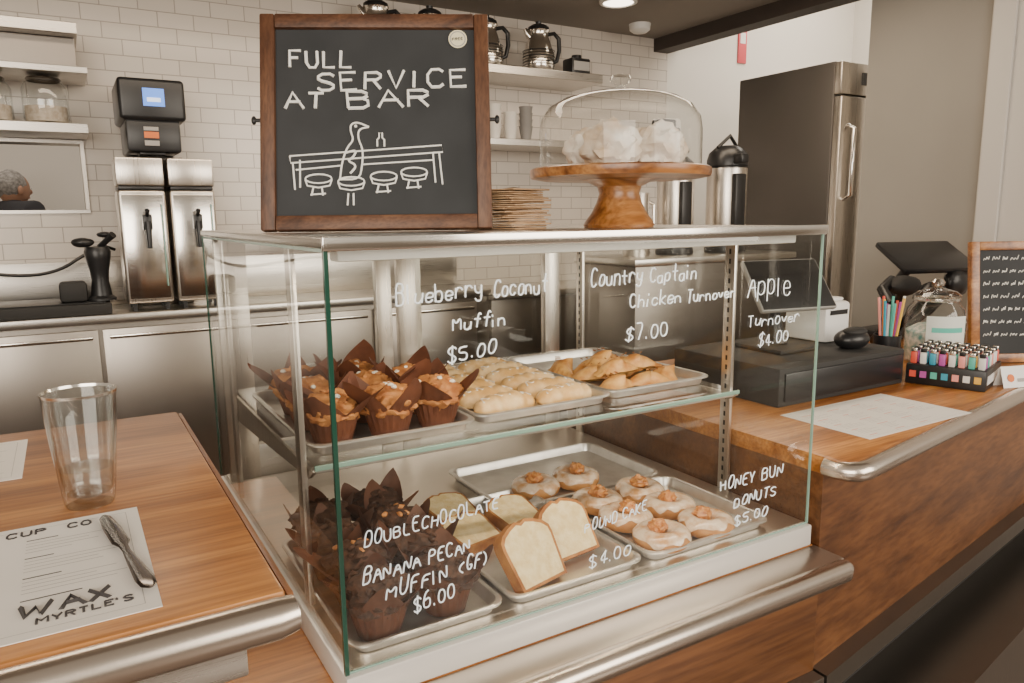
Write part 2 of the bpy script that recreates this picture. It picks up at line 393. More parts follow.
gw("MUFFIN",.065,.810,.105,.024,.06); gw("(GF)",.19,.820,.053,.022,.06)
gw("$6.00",.11,.777,.072,.024,.05)
gw("POUND",.44,.830,.073,.018,.06,.0011); gw("CAKE",.525,.837,.058,.018,.06,.0011); gw("$4.00",.45,.759,.095,.020,.03,.0012)
gw("HONEY",.775,.838,.098,.022,.0); gw("BUN",.895,.838,.063,.022,.0)
gw("DONUTS",.815,.795,.125,.021,.02); gw("$5.00",.82,.755,.095,.021,.03)
b.done(parent=root)

# ---------------------------------------------------------------- sheet pans
def rrect(x0,x1,y0,y1,r,n=6):
    P=[]
    for cx,cy,a0 in ((x1-r,y1-r,0),(x0+r,y1-r,pi/2),(x0+r,y0+r,pi),(x1-r,y0+r,1.5*pi)):
        for i in range(n+1):
            a=a0+pi/2*i/n; P.append((cx+r*math.cos(a),cy+r*math.sin(a)))
    return P
def pan(x0,x1,y0,y1,z):
    b=B("sheet_pan")
    prof=[(.016,0,.02),(.011,.018,.025),(.009,.021,.027),(.003,.022,.03),(.0,.020,.03),(.0,.017,.03),(.004,.016,.03),(.011,.0155,.025),(.015,.001,.02),(.018,-.0008,.02)]
    vs=[];fs=[];n=28
    for ins,h,r in prof:
        for p in rrect(x0+ins,x1-ins,y0+ins,y1-ins,r): vs.append((p[0],p[1],z+.001+h))
    for j in range(len(prof)-1):
        for i in range(n):
            k=(i+1)%n; fs.append([j*n+i,j*n+k,(j+1)*n+k,(j+1)*n+i])
    fs.append(list(range(n))); fs.append([ (len(prof)-1)*n+i for i in range(n)][::-1])
    b.add(vs,fs,ALU); b.done()
PZ=ZS+.0005; BZ=.713
pan(.025,.355,.225,.715,PZ); pan(.362,.705,.245,.735,PZ); pan(.710,1.024,.265,.745,PZ)
pan(.015,.290,.012,.475,BZ); pan(.300,.600,.012,.475,BZ); pan(.612,.955,.012,.345,BZ); pan(.612-.12,.955,.36,.68,BZ)

# ---------------------------------------------------------------- muffins
def muffin(x,y,z,s=1.,dark=True,rot=0.,seed=0):
    b=B("chocolate_muffin" if dark else "blueberry_muffin")
    seg=72; vs=[];fs=[]; rows=16; npt=4
    pm=PAPB if dark else PAPR
    rf=.62 if dark else .72
    for j in range(rows+1):
        t=j/rows
        for i in range(seg):
            a=2*pi*i/seg; k=(a*npt/(2*pi)+.10*math.sin(a+seed))%1
            tri=1-abs(2*k-1)
            tri=tri**1.1
            H=.046+(.046 if dark else .054)*tri*(.85+.4*noise.noise(Vector((math.cos(a),math.sin(a),seed))))
            h=H*t
            r=.026+.012*min(h/.046,1)
            if h>.042: r+=(h-.042)*(rf+.3*math.sin(a*2+seed))
            r+=.0011*math.sin(a*22)*min(1,t*3)*(1 if h<.055 else .3)
            vs.append((r*math.cos(a),r*math.sin(a),h+.0015))
    for j in range(rows):
        for i in range(seg):
            k=(i+1)%seg; fs.append([j*seg+i,j*seg+k,(j+1)*seg+k,(j+1)*seg+i])
    fs.append(list(range(seg))[::-1])
    M=TR(x,y,z,rot)@Matrix.Scale(s,4)
    b.add(vs,fs,pm,M)
    tm=MUFC if dark else MUFG
    b.lump((0,0,.052 if dark else .050),(.041,.041,.026),tm,.25,26,4,seed,M)
    for i in range(14):
        a=random.uniform(0,2*pi); rr=random.uniform(.004,.032)
        zz=.052+.026*math.sqrt(max(0,1-(rr/.041)**2))
        if dark: b.lump((rr*math.cos(a),rr*math.sin(a),zz),(.006,.004,.0035),NUT if i%3==0 and seed%3==0 else MUFC,.3,30,2,i,M,rot=a)
        else: b.lump((rr*math.cos(a),rr*math.sin(a),zz-.002),(.005,.004,.003),ICE if i%4==0 else NUT,.3,30,2,i,M,rot=a)
    b.done()
k=0
for (x,y) in ((.080,.075),(.205,.085),(.085,.190),(.210,.200),(.080,.305),(.205,.315),(.090,.415),(.210,.420)):
    k+=1; muffin(x,y,BZ+.001,1.36,True,random.uniform(0,6),k)
for (x,y) in ((.088,.300),(.195,.292),(.300,.305),(.085,.425),(.200,.415),(.298,.430),(.095,.55),(.21,.54)):
    k+=1; muffin(x,y,PZ+.001,1.30,False,random.uniform(0,6),k)

# ---------------------------------------------------------------- donuts
def donut(x,y,z,seed):
    b=B("glazed_donut"); R,r=.037,.0225
    rx=random.uniform(-.05,.05)
    M=TR(x,y,z+.0195,random.uniform(0,6),rx,random.uniform(-.05,.05))
    def tor(R,r,m,a0,a1,zs,off,wav):
        vs=[];fs=[];S=48;T=16
        for i in range(S):
            A=2*pi*i/S; w=wav*noise.noise(Vector((math.cos(A)*2.2,math.sin(A)*2.2,seed)))
            for j in range(T+1):
                t=a0-w+(a1+w-(a0-w))*j/T; n=1+.07*noise.noise(Vector((math.cos(A)*1.5,math.sin(A)*1.5,math.sin(t)+seed)))
                q=(R+r*n*math.cos(t)); vs.append((q*math.cos(A),q*math.sin(A),r*n*zs*math.sin(t)+off))
        for i in range(S):
            for j in range(T):
                k=(i+1)%S; fs.append([i*(T+1)+j,k*(T+1)+j,k*(T+1)+j+1,i*(T+1)+j+1])
        b.add(vs,fs,m,M)
    tor(R,r,DOU,-pi,pi,.84,0,0); tor(R,r+.0012,GLZ,.30,pi-.1,.84,.0008,1.2)
    b.lump((.004,-.006,.021),(.020,.018,.015),CLUMP,.4,34,3,seed,M)
    b.done()
k=0
for (x,y) in ((.690,.072),(.815,.072),(.690,.187),(.815,.187),(.695,.292),(.820,.292),(.625,.450),(.745,.450)):
    k+=1; donut(x,y,BZ+.002,k)

# ---------------------------------------------------------------- pound cake
def slice_(x,y,z,rz,rx,w=.098,h=.092,t=.024,name="pound_cake_slice"):
    b=B(name); M=TR(x,y,z,rz,rx)
    P=[(-w*.44,0),(w*.44,0),(w*.5,h*.68),(w*.49,h*.80),(w*.40,h*.90),(w*.24,h*.98),(w*.08,h*1.03),(-.02*w,h*.985),(-w*.12,h*1.03),(-w*.28,h*.97),(-w*.42,h*.89),(-w*.49,h*.80),(-w*.5,h*.68)]
    X=Matrix(((1,0,0,0),(0,0,-1,0),(0,1,0,0),(0,0,0,1)))
    b.prism(P,-t/2,t/2,CRUST,M=M@X)
    c=(0,h*.47); Q=[(c[0]+(p[0]-c[0])*.90,c[1]+(p[1]-c[1])*.90) for p in P]
    b.prism(Q,-t/2-.0008,t/2+.0008,CAKE,M=M@X); b.done()
slice_(.385,.050,BZ+.010,math.radians(14),math.radians(-34),w=.128,h=.118)
slice_(.505,.110,BZ+.010,math.radians(8),math.radians(-38),w=.122,h=.114)
slice_(.370,.245,BZ+.012,math.radians(12),math.radians(-74),w=.11,h=.10)
slice_(.495,.280,BZ+.012,math.radians(12),math.radians(-72),w=.11,h=.10)
slice_(.385,.37,BZ+.012,math.radians(10),math.radians(-74),w=.11,h=.10)

# ---------------------------------------------------------------- turnovers (plump rolls in rows)
def roll(x,y,z,rz,L,seed):
    b=B("iced_turnover"); M=TR(x,y,z,rz); vs=[];fs=[];S=20;T=26
    for j in range(T+1):
        t=j/T; q=-1+2*t; env=max(.0,1-abs(q)**3.2)**.5
        rid=1+.07*math.cos(q*15)+.08*noise.noise(Vector((q*2,seed,0)))
        for i in range(S):
            a=2*pi*i/S; ry=.030*env*rid; rzz=.026*env*rid
            zz=math.sin(a); zz=max(zz,-.55)
            vs.append((q*L/2,ry*math.cos(a)+.004*math.sin(q*3+seed),.0150+rzz*zz))
    for j in range(T):
        for i in range(S):
            k=(i+1)%S; fs.append([j*S+i,(j+1)*S+i,(j+1)*S+k,j*S+k])
    b.add(vs,fs,TURN,M)
    P=[]
    for q in range(15):
        u=-.78+q*.112; P.append((u*L/2,(.015 if q%2 else -.015),.0165+.0255*max(0,1-abs(u)**3.2)**.5*(.86)))
    b.tube(chaikin([Vector(p) for p in P]),.0021,ICE,6,M=M,flat=.7)
    b.done()
k=0
for r in range(6):
    for c in range(2):
        k+=1; roll(.452+c*.158+.004*math.sin(k*2.),.305+r*.073,PZ+.0035,math.radians(random.uniform(-9,9)),.150,k)
def handpie(x,y,z,rz,seed,rx=0):
    b=B("hand_pie"); M=TR(x,y,z,rz,rx)@Matrix.Scale(1.15,4); R=.060
    vs=[];fs=[];NA=40;NR=8
    for j in range(NR+1):
        t=j/NR
        for i in range(NA+1):
            a=pi*i/NA; rr=R*t*(1+(.035*math.cos(a*26) if j>=NR-1 else 0))
            h=.029*math.sqrt(max(0,1-(t/.86)**2))*math.sin(a)**.6+.004 if t<.86 else .004+.0012*math.cos(a*26)
            if j==NR: h=.0005
            vs.append((rr*math.cos(a)*1.05,rr*math.sin(a)-.02,h+.002*noise.noise(Vector((rr*60*math.cos(a),rr*60*math.sin(a),seed)))))
    for j in range(NR):
        for i in range(NA): fs.append([j*(NA+1)+i,(j+1)*(NA+1)+i,(j+1)*(NA+1)+i+1,j*(NA+1)+i+1])
    b.add(vs,fs,HAND,M)
    b.add([(v[0],v[1],.0003) for v in vs],[f[::-1] for f in fs],HAND,M)
    for q in (-.018,0,.018): b.tube([(q-.004,.008,.0315),(q+.004,.02,.0305)],.0012,CRUST,5,M=M)
    b.done()
for i,(x,y,r,h) in enumerate(((.79,.345,.3,0),(.88,.335,-.4,0),(.955,.36,.9,0),(.80,.45,-.2,.004),(.90,.45,.5,.004),(.86,.54,.1,.0),(.95,.52,-.7,.0),(.80,.58,1.,0),(.83,.40,.2,.026),(.91,.42,-.3,.026),(.87,.50,.5,.028))):
    handpie(x,y,PZ+.002+h,r+random.uniform(-.2,.2),i,0)

# ================================================================ CHALKBOARD SIGN
ex=Vector((.886,-.464,0)).normalized(); ln=math.radians(12.5); bk=Vector((-ex.y,ex.x,0))
up=bk*math.sin(ln)+Vector((0,0,1))*math.cos(ln); nb=bk*math.cos(ln)-Vector((0,0,1))*math.sin(ln)
SM=frame(Vector((.2145,.360,ZT+.0170)),ex,nb,up)
b=B("chalkboard_sign",SM)
w2,hh,fw=.2190,.420,.028
b.box(-w2,-w2+fw,-.012,.012,0,hh,WALN,.003); b.box(w2-fw,w2,-.012,.012,0,hh,WALN,.003)
b.box(-w2+fw,w2-fw,-.012,.012,0,fw,WALNX,.003); b.box(-w2+fw,w2-fw,-.012,.012,hh-fw,hh,WALNX,.003)
b.box(-w2+fw,w2-fw,-.002,.006,fw,hh-fw,CHALKB)
for s in (-1,1):
    b.tube([(s*w2,0,.215),(s*(w2+.012),0,.215)],.004,BLK,8); b.lump((s*(w2+.014),0,.215),(.005,.006,.009),BLK,.0,1,2)
b.box(-.15,-.12,.012,.03,0.012,.30,WALN,.002); b.box(.12,.15,.012,.03,.012,.30,WALN,.002)
BX=lambda px:(px-375.5)/517.; BZz=lambda py:(233-py)/520.
yc=-.0035
def cw(t,x0,x1,yb,h,sl=0.): write(b,t,(BX(x0),yc,BZz(yb)),(1,0,sl),(0,0,1),h,.0031,CHALK,length=BX(x1)-BX(x0),jit=.15,rnd=False)
cw("FULL",291,353,68,.031); cw("SERVICE",318,468,92,.033,.03); cw("AT",286,325,110,.030); cw("BAR",348,430,110,.032,.02)
def cl(P,r=.0018,sm=False):
    Q=[Vector((BX(x),yc,BZz(y))) for x,y in P]
    if sm: Q=chaikin(chaikin(Q))
    b.tube(Q,r,CHALK,5)
cl([(290,158),(440,148),(441,155),(291,165),(290,158)]); cl([(300,162),(300,190)]); cl([(293,165),(295,192)]); cl([(437,155),(440,188)]); cl([(431,156),(433,186)]); cl([(296,172),(340,168)]); cl([(362,167),(432,163)])
def ell(cx,cy,rx,ry): cl([(cx+rx*math.cos(t*pi/8),cy+ry*math.sin(t*pi/8)) for t in range(17)],.0017)
for cx,cy in ((318,181),(350,184),(382,179),(412,175)):
    ell(cx,cy,13,4.5); cl([(cx-13,cy+1),(cx-11,cy+7),(cx,cy+9),(cx+11,cy+7),(cx+13,cy+1)]); 
    if cx!=350:
        for q in (-5,3): cl([(cx+q,cy+8),(cx+q*1.4,cy+17)])
        cl([(cx-8,cy+16),(cx+7,cy+15)])
cl([(352,196),(352,208)]); cl([(347,196),(346,208)])
cl([(368,129),(357,124),(350,126),(350,134),(353,142),(346,150),(341,165),(339,182)],.0020,True); cl([(368,129),(358,131),(357,140),(362,152),(361,168),(358,182),(339,182)],.0020,True)
cl([(345,155),(356,152),(352,160),(346,163),(356,168),(349,176)],.0022,True); ell(355,128,.7,.7)
cl([(376,149),(376,142),(378,140),(378,135),(381,135),(381,140),(383,142),(383,149)])
SF=frame(Vector((BX(458),-.0035,BZz(39))),Vector((1,0,0)),Vector((0,0,1)),Vector((0,-1,0)))
b.lathe((0,0,0),[(.0,0),(.018,0),(.018,.001),(.0,.001)],mat("sticker_cream",(.80,.74,.50),.6),24,M=SF)
b.lathe((0,0,.001),[(.0135,0),(.0145,0.0006),(.0155,0)],INKG,24,M=SF)
write(b,"FREE",(BX(452.5),-.0055,BZz(41)),(1,0,.1),(0,0,1),.005,.0005,INK,length=.021,jit=.1)
b.done()

# kraft napkins - loose folded stack
b=B("kraft_napkin_stack")
z=0.
for i in range(19):
    M=TR(.490+random.uniform(-.006,.006),.345+random.uniform(-.006,.006),ZT+.0147+z,random.uniform(-.14,.14)+.32,random.uniform(-.012,.012),random.uniform(-.015,.015))
    w=.056+random.uniform(-.004,.004); vs=[];fs=[]; h=.0034
    n=7
    for side in (0,1):
        for j in range(n):
            for k in range(n):
                u=-1+2*j/(n-1); v=-1+2*k/(n-1)
                zz=.0012*noise.noise(Vector((u*1.5,v*1.5,i)))+(.0022*(u*u*v*v) if i>3 else 0)
                vs.append((u*w,v*w*1.1,zz+(.0022 if side else 0)))
    for side in (0,1):
        for j in range(n-1):
            for k in range(n-1):
                o=side*n*n; f=[o+j*n+k,o+(j+1)*n+k,o+(j+1)*n+k+1,o+j*n+k+1]; fs.append(f if side else f[::-1])
    b.add(vs,fs,KRAFT,M)
    b.tube([(-w,-w*1.1,.0011),(w,-w*1.1,.0011)],.0017,KRAFT,6,M=M); b.tube([(w,-w*1.1,.0011),(w,w*1.1,.0011)],.0013,KRAFT,6,M=M); b.tube([(-w,-w*1.1,.0011),(-w,w*1.1,.0011)],.0013,KRAFT,6,M=M)
    z+=.0043
b.done()

# ================================================================ CAKE STAND
cx,cy,cz=.700,.235,ZT+.0145
b=B("wooden_cake_stand")
b.lathe((cx,cy,cz),[(0,0),(.072,0),(.074,.006),(.070,.014),(.058,.030),(.047,.052),(.042,.070),(.046,.084),(.066,.094),(.085,.098),(0,.098)],ACAC,48)
b.lathe((cx,cy,cz),[(0,.0985),(.165,.0985),(.184,.102),(.187,.110),(.186,.119),(.180,.122),(.172,.118),(0,.118)],ACAC,72)
b.done()
b=B("glass_cake_dome"); R=.166
pr=[(R+.004,0),(R,.002),(R,.075),(R-.004,.100),(R-.018,.122),(R-.045,.138),(R-.09,.150),(.035,.156),(.012,.158)]
b.lathe((cx,cy,cz+.1195),pr,DOMEG,72)
b.lathe((cx,cy,cz+.1195),[(R+.0035,0),(R+.0035,.004),(R-.0005,.004)],GLS2,72)
b.lathe((cx,cy,cz+.1195),[(.0,.158),(.014,.158),(.009,.163),(.010,.167),(.019,.172),(.022,.179),(.018,.186),(.0,.188)],GLS2,32)
b.done()
for i,(dx,dy,r) in enumerate(((-.062,-.050,.058),(.050,-.060,.057),(-.03,.065,.052),(.092,.035,.048),(.035,.095,.045))):
    b=B("powdered_bun"); b.lump((cx+dx,cy+dy,cz+.119+.037),(r,r*.95,.050),BUN,.26,24,4,i*2.3,flat=-.70)
    b.done()

# ================================================================ LEFT BAR ITEMS
def menu(name,x0,x1,y0,y1,z,flip=False,logo=True):
    b=B(name); b.box(x0,x1,y0,y1,z+.0004,z+.0012,PAPER)
    zt=z+.0014
    def bar(xa,xb,ya,yb,m): b.quad((xa,ya,zt),(xb,ya,zt),(xb,yb,zt),(xa,yb,zt),m)
    w=x1-x0; h=y1-y0
    for c in range(4):
        xa=x0+.03+c*w*.235
        for r in range(int(h/.0085)-4):
            if r%6==5: continue
            yy=y1-.045-r*.0080
            if logo and c==3 and yy<y0+.07: continue
            if yy<y0+.02: continue
            L=random.uniform(.45,1)*w*.19
            bar(xa,xa+L*(.6 if r%6==0 else 1),yy,yy+(.0020 if r%6==0 else .0009),INKG if r%6 else (INKO if flip else INK))
    for e in ((x0+.012,x1-.012,y0+.012,y0+.0125),(x0+.012,x1-.012,y1-.0125,y1-.012),(x0+.012,x0+.0125,y0+.012,y1-.012),(x1-.0125,x1-.012,y0+.012,y1-.012)): bar(*e,INKG)
    return b,zt
b,zt=menu("paper_placemat_menu",-.72,-.262,-.350,-.090,1.06)
write(b,"WAX",(-.366,-.312,zt),(1,0.05,0),(0,1,0),.022,.0024,INK,length=.068,jit=0,rnd=False,seg=4)
write(b,"MYRTLE'S",(-.354,-.328,zt),(1,0.05,0),(0,1,0),.010,.0011,INK,length=.072,jit=0,rnd=False,seg=4)
write(b,"CUP",(-.385,-.118,zt),(1,0,0),(0,1,0),.013,.0012,INK,length=.035,jit=0,rnd=False,seg=4)
write(b,"CO",(-.330,-.118,zt),(1,0,0),(0,1,0),.013,.0012,INK,length=.022,jit=0,rnd=False,seg=4)
b.done(False)
b,zt=menu("paper_placemat_menu",1.27,1.705,.005,.262,.86,flip=True); 
b.done(False)
b,zt=menu("paper_placemat_menu",-.86,-.38,.10,.30,1.06,logo=False); b.done(False)
b=B("table_knife")
P=[];Rr=[]
a=Vector((-.296,-.110,1.0655)); c=Vector((-.268,-.318,1.0655))
for t,r in ((0,.002),(.04,.006),(.2,.0085),(.42,.0085),(.48,.0045),(.55,.004),(.7,.0062),(.9,.0085),(.97,.007),(1,.002)):
    P.append(a.lerp(c,t)); Rr.append(r)
b.tube(P,Rr,steel("knife_steel",(.22,.20,.19),.2,var=0),12,flat=.28); b.done()
b=B("pint_glass"); gx,gy=-.307,-.045; GM=TR(gx,gy,1.0605)@Matrix.Scale(.89,4)
b.lathe((0,0,0),[(.0,.0),(.028,.0),(.030,.004),(.032,.02),(.0425,.130),(.0435,.150)],GLS2,48,M=GM)
b.lathe((0,0,0),[(.0,.016),(.026,.016),(.029,.022),(.0405,.130),(.0420,.150),(.0435,.150)],GLS2,48,M=GM)
b.lathe((0,0,0),[(.0418,.148),(.0428,.1515),(.0442,.1515),(.0440,.148)],STB,48,M=GM)
b.lathe((0,0,0),[(.0285,.022),(.0310,.050),(0,.050)],WATER,48,M=GM)
b.done()

# ================================================================ RIGHT COUNTER ITEMS
Z=.8605
b=B("cash_drawer"); b.box(1.32,1.89,.31,.72,Z,.97,BLKM,.006); b.box(1.34,1.87,.304,.311,Z+.015,.955,BLK,.003); b.done()
b=B("tablet_register")
M=TR(1.56,.49,1.17,math.radians(-12),math.radians(-38))
b.box(-.135,.135,-.009,.009,-.09,.09,GREYP,.006,M=M); b.box(-.129,.129,-.0105,-.008,-.085,.085,BLK,.001,M=M); b.box(-.12,.12,.0085,.0105,-.078,.078,BLK,.001,M=M)
b.tube([(1.57,.52,1.15),(1.57,.545,1.07),(1.57,.53,.985)],[.016,.018,.03],BLK,16)
b.box(1.48,1.66,.44,.62,.9705,.985,BLKM,.006); b.done()
b=B("receipt_printer"); b.box(1.76,1.885,.50,.66,.9705,1.10,WHT,.012); b.box(1.77,1.875,.52,.62,1.10,1.112,WHT,.006); b.box(1.78,1.865,.497,.501,1.06,1.075,BLK); b.done()
b=B("card_reader"); b.lump((1.76,.405,.999),(.062,.045,.033),BLK,0,1,4,flat=-.85); b.lump((1.76,.395,1.024),(.045,.030,.014),BLKM,0,1,3); b.done()
cols=[(.75,.1,.06),(.05,.35,.5),(.85,.5,.08),(.1,.5,.4),(.8,.8,.78),(.5,.1,.4),(.9,.35,.3)]
CM=[mat("colour_plastic_%d"%i,c,.35) for i,c in enumerate(cols)]
b=B("pen_cup"); b.lathe((2.03,.46,Z),[(0,0),(.04,0),(.043,.12),(.040,.12),(.038,.005),(0,.005)],BLK,24)
for i in range(14):
    a=i*2.4; r=.012+.018*(i%3)/2; b.tube([(2.03+r*.6*math.cos(a),.46+r*.6*math.sin(a),Z+.02),(2.03+r*1.6*math.cos(a),.46+r*1.6*math.sin(a),Z+.22+.03*random.random())],.0042,CM[(i*3+3)%7],8)
b.done()
b=B("glass_candy_jar"); jx,jy=2.27,.44
JM=TR(jx,jy,Z)@Matrix.Scale(1.1,4)
b.lathe((0,0,0),[(0,.002),(.07,.002),(.082,.012),(.088,.05),(.088,.14),(.080,.175),(.064,.195),(.062,.205)],GLS2,48,M=JM)
b.lathe((0,0,0),[(.062,.200),(.068,.203),(.068,.209),(.062,.211)],STB,48,M=JM)
b.lathe((0,0,0),[(.066,.211),(.070,.216),(.055,.230),(.020,.240),(.010,.244)],GLS2,40,M=JM)
b.lathe((0,0,0),[(.010,.243),(.018,.248),(.021,.258),(.014,.268),(0,.270)],STB,24,M=JM)
b.lathe((0,0,0),[(0,.01),(.076,.012),(.082,.05),(.082,.105),(.05,.125),(0,.12)],mat("wrapped_sweets",(.12,.30,.28),.5,c2=(.78,.70,.60),scale=45,bump=.6),32,M=JM)
LBL=mat("jar_label",(.70,.74,.68),.6)
lv=[];lf=[]
for i in range(9):
    a=math.radians(195+i*10)
    for z in (.075,.160): lv.append((.0895*math.cos(a),.0895*math.sin(a),z))
for i in range(8): lf.append([2*i,2*i+2,2*i+3,2*i+1])
b.add(lv,lf,LBL,JM)
lv=[];lf=[]
for i in range(7):
    a=math.radians(205+i*10)
    for z in (.110,.125): lv.append((.0902*math.cos(a),.0902*math.sin(a),z))
for i in range(6): lf.append([2*i,2*i+2,2*i+3,2*i+1])
b.add(lv,lf,CM[3],JM)
b.done()
LM=frame(Vector((1.965,.105,Z)),Vector((.955,.29,0)).normalized(),Vector((-.29,.955,0)).normalized(),Vector((0,0,1)))
b=B("lighter_display_box",LM)
b.box(0,.22,0,.215,0,.062,BLK,.003)
for i in range(8):
    for j in range(8):
        x=.016+i*.027; y=.016+j*.026; m=CM[(i*5+j*3+i*j)%7] if (i+j)%3 else WHT
        b.box(x-.0055,x+.0055,y-.009,y+.009,.062,.098,m,.003); b.box(x-.005,x+.005,y-.008,y+.008,.098,.110,STB if (i+j)%2 else BLK,.002)
for j in range(7): b.box(-.0015,0,.012+j*.029,.030+j*.029,.022,.042,CM[(j*2+2)%7])
b.box(.02,.20,-.0015,0,.018,.044,CM[4]); b.done()
b=B("tent_card"); M=TR(2.115,.108,Z,math.radians(-18))@Matrix.Scale(1.0,4)
b.quad((-.045,-.02,0),(.045,-.02,0),(.045,0,.062),(-.045,0,.062),WHT,M); b.quad((-.045,.02,0),(.045,.02,0),(.045,0,.0621),(-.045,0,.0621),WHT,M)
b.lathe((0,0,0),[(0,0),(.012,0),(.012,.001),(0,.001)],INKO,16,M=M@frame(Vector((-.015,-.0122,.028)),Vector((1,0,0)),Vector((0,.307,.952)),Vector((0,-.952,.307))))
b.quad((.008,-.0162,.016),(.034,-.0162,.016),(.034,-.0130,.026),(.008,-.0130,.026),INKG,M)
b.done(False)
b=B("small_chalkboard",TR(2.50,.290,Z+.002,math.radians(-30),math.radians(-8)))
b.box(-.15,-.12,-.012,.012,0,.42,ACAC,.002); b.box(.12,.15,-.012,.012,0,.42,ACAC,.002); b.box(-.12,.12,-.012,.012,0,.03,ACAC,.002); b.box(-.12,.12,-.012,.012,.39,.42,ACAC,.002); b.box(-.12,.12,-.004,.006,.03,.39,CHALKB)
for i in range(7):
    xx=-.105
    while xx<.10:
        w=random.uniform(.012,.03); P=[]
        for q in range(6): P.append(Vector((xx+w*q/5,-.006,.355-i*.044+(.016 if q%2 else 0)*random.uniform(.5,1.1))))
        b.tube(chaikin(P),.0015,CHALK,4); xx+=w+.010
b.done()
b=B("black_order_terminal",TR(.06,0,0))
b.box(2.50,2.72,.78,.95,Z,.90,BLK,.01); b.tube([(2.62,.86,.90),(2.62,.87,1.05),(2.64,.80,1.17)],[.03,.022,.02],BLK,12)
b.box(-.17,.17,-.012,.012,-.11,.11,BLK,.006,M=TR(2.68,.76,1.20,math.radians(-20),math.radians(-62)))
b.lump((2.44,.70,1.10),(.075,.05,.04),BLKM,.1,20,3,1); b.lump((2.56,.66,1.06),(.07,.05,.05),BLK,.15,20,3,2); b.lump((2.73,.66,1.10),(.07,.04,.06),BLK,.1,20,3,3)
b.tube([(2.44,.70,1.10),(2.47,.74,1.02),(2.52,.82,.90)],.016,BLK,10); b.tube([(2.56,.66,1.06),(2.58,.74,.98),(2.6,.82,.90)],.016,BLK,10); b.tube([(2.73,.66,1.10),(2.70,.74,.98),(2.68,.82,.90)],.016,BLK,10)
b.tube([(2.30,.66,1.04),(2.33,.72,1.09),(2.42,.74,1.12)],.02,BLK,10)
b.tube([(2.30,.66,1.04),(2.32,.70,.93),(2.36,.76,.882)],[.018,.02,.018],BLK,10)
b.done()

# ================================================================ BACK COUNTER
CT=1.01
b=B("steel_back_counter")
b.box(-3.2,1.6,2.40,2.84,CT-.035,CT,STX,.004)
b.box(-3.2,1.6,2.43,2.84,.10,CT-.036,STD,.003)
x=-1.95
while x<1.5:
    b.box(x+.006,x+.57,2.412,2.43,.14,CT-.06,STCAB,.003); b.box(x+.03,x+.55,2.400,2.412,CT-.10,CT-.085,STB,.003); x+=.58
b.box(-3.2,1.6,2.80,2.834,CT,CT+.20,STX,.002)
b.box(1.6,3.15,2.40,2.84,.05,.95,STD,.003); b.box(1.6,3.15,2.38,2.84,.95,.985,STX,.003)
b.done()
b=B("black_drip_tray"); b.box(-1.3,-.16,2.42,2.74,CT+.0005,CT+.045,BLKM,.006); b.box(-1.28,-.18,2.44,2.72,CT+.045,CT+.050,BLK,.002); b.done()
def server(x0,x1):
    b=B("coffee_server"); y0,y1=2.46,2.66; z0=CT+.0005
    for xx in (x0+.02,x1-.035):
        for yy in (y0+.01,y1-.03): b.box(xx,xx+.016,yy,yy+.016,z0,z0+.03,BLK)
    b.box(x0,x1,y0,y1,z0+.03,z0+.50,STZ,.012,seg=3)
    b.box(x0+.006,x1-.006,y0+.006,y1-.006,z0+.50,z0+.515,BLK,.003)
    b.box(x0,x1,y0,y1,z0+.515,z0+.630,STZ,.008)
    b.box(x0+.012,x1-.012,y0-.004,y0+.002,z0+.05,z0+.48,STB,.002)
    xm=(x0+x1)/2+.01
    b.box(xm-.018,xm+.018,y0-.03,y0,z0+.335,z0+.40,BLK,.006)
    b.tube([(xm,y0-.028,z0+.37),(xm,y0-.035,z0+.33),(xm,y0-.036,z0+.26)],[.012,.012,.009],BLK,12)
    b.tube([(xm,y0-.02,z0+.39),(xm,y0-.05,z0+.415)],[.007,.010],BLK,10)
    b.tube([(x1-.02,y0-.008,z0+.10),(x1-.02,y0-.008,z0+.44)],.0035,GEDL,8)
    b.done()
server(-.100,.080); server(.095,.275)
b=B("coffee_brewer")
b.box(-.03,.185,2.665,2.79,CT+.0005,1.66,STD,.004)
b.box(-.045,.16,2.47,2.79,1.664,1.80,BLK,.012); b.box(-.065,.185,2.45,2.79,1.79,1.955,BLK,.016,seg=3)
b.box(.025,.105,2.446,2.452,1.845,1.915,mat("screen_blue",(.10,.25,.75),.3,emit=1.2)); b.box(.04,.09,2.444,2.447,1.862,1.878,mat("screen_white",(.7,.8,.95),.3,emit=1.))
b.box(.02,.075,2.467,2.471,1.72,1.745,INKO); b.box(.02,.075,2.467,2.471,1.75,1.765,INKG); b.box(.02,.075,2.4665,2.471,1.69,1.71,INKG)
b.box(.0,.10,2.50,2.62,1.655,1.666,BLK,.003); b.done()
b=B("espresso_tamping_station"); TZ=CT+.0505
b.lathe((-.19,2.52,TZ),[(0,0),(.055,0),(.055,.01),(.04,.02),(.032,.08),(.036,.12),(.046,.17),(.05,.20),(.042,.22),(.0,.225)],BLK,24)
b.tube([(-.19,2.52,1.27),(-.15,2.48,1.31),(-.13,2.46,1.33)],[.012,.012,.015],BLK,10); b.lump((-.24,2.49,1.30),(.04,.03,.02),BLK,.1,10,3,2); b.lump((-.16,2.50,1.33),(.03,.03,.012),BLK,.1,10,3,5)
b.box(-.34,-.24,2.48,2.60,TZ,TZ+.08,BLKM,.015); b.done()
b=B("black_power_cord")
P=[(-1.1,2.70,1.16),(-.8,2.68,1.20),(-.62,2.68,1.185),(-.45,2.68,1.16),(-.33,2.68,1.18),(-.24,2.69,1.24),(-.16,2.71,1.28),(-.115,2.74,1.26)]
b.tube(chaikin(chaikin([Vector(p) for p in P])),.007,BLK,8); b.done()

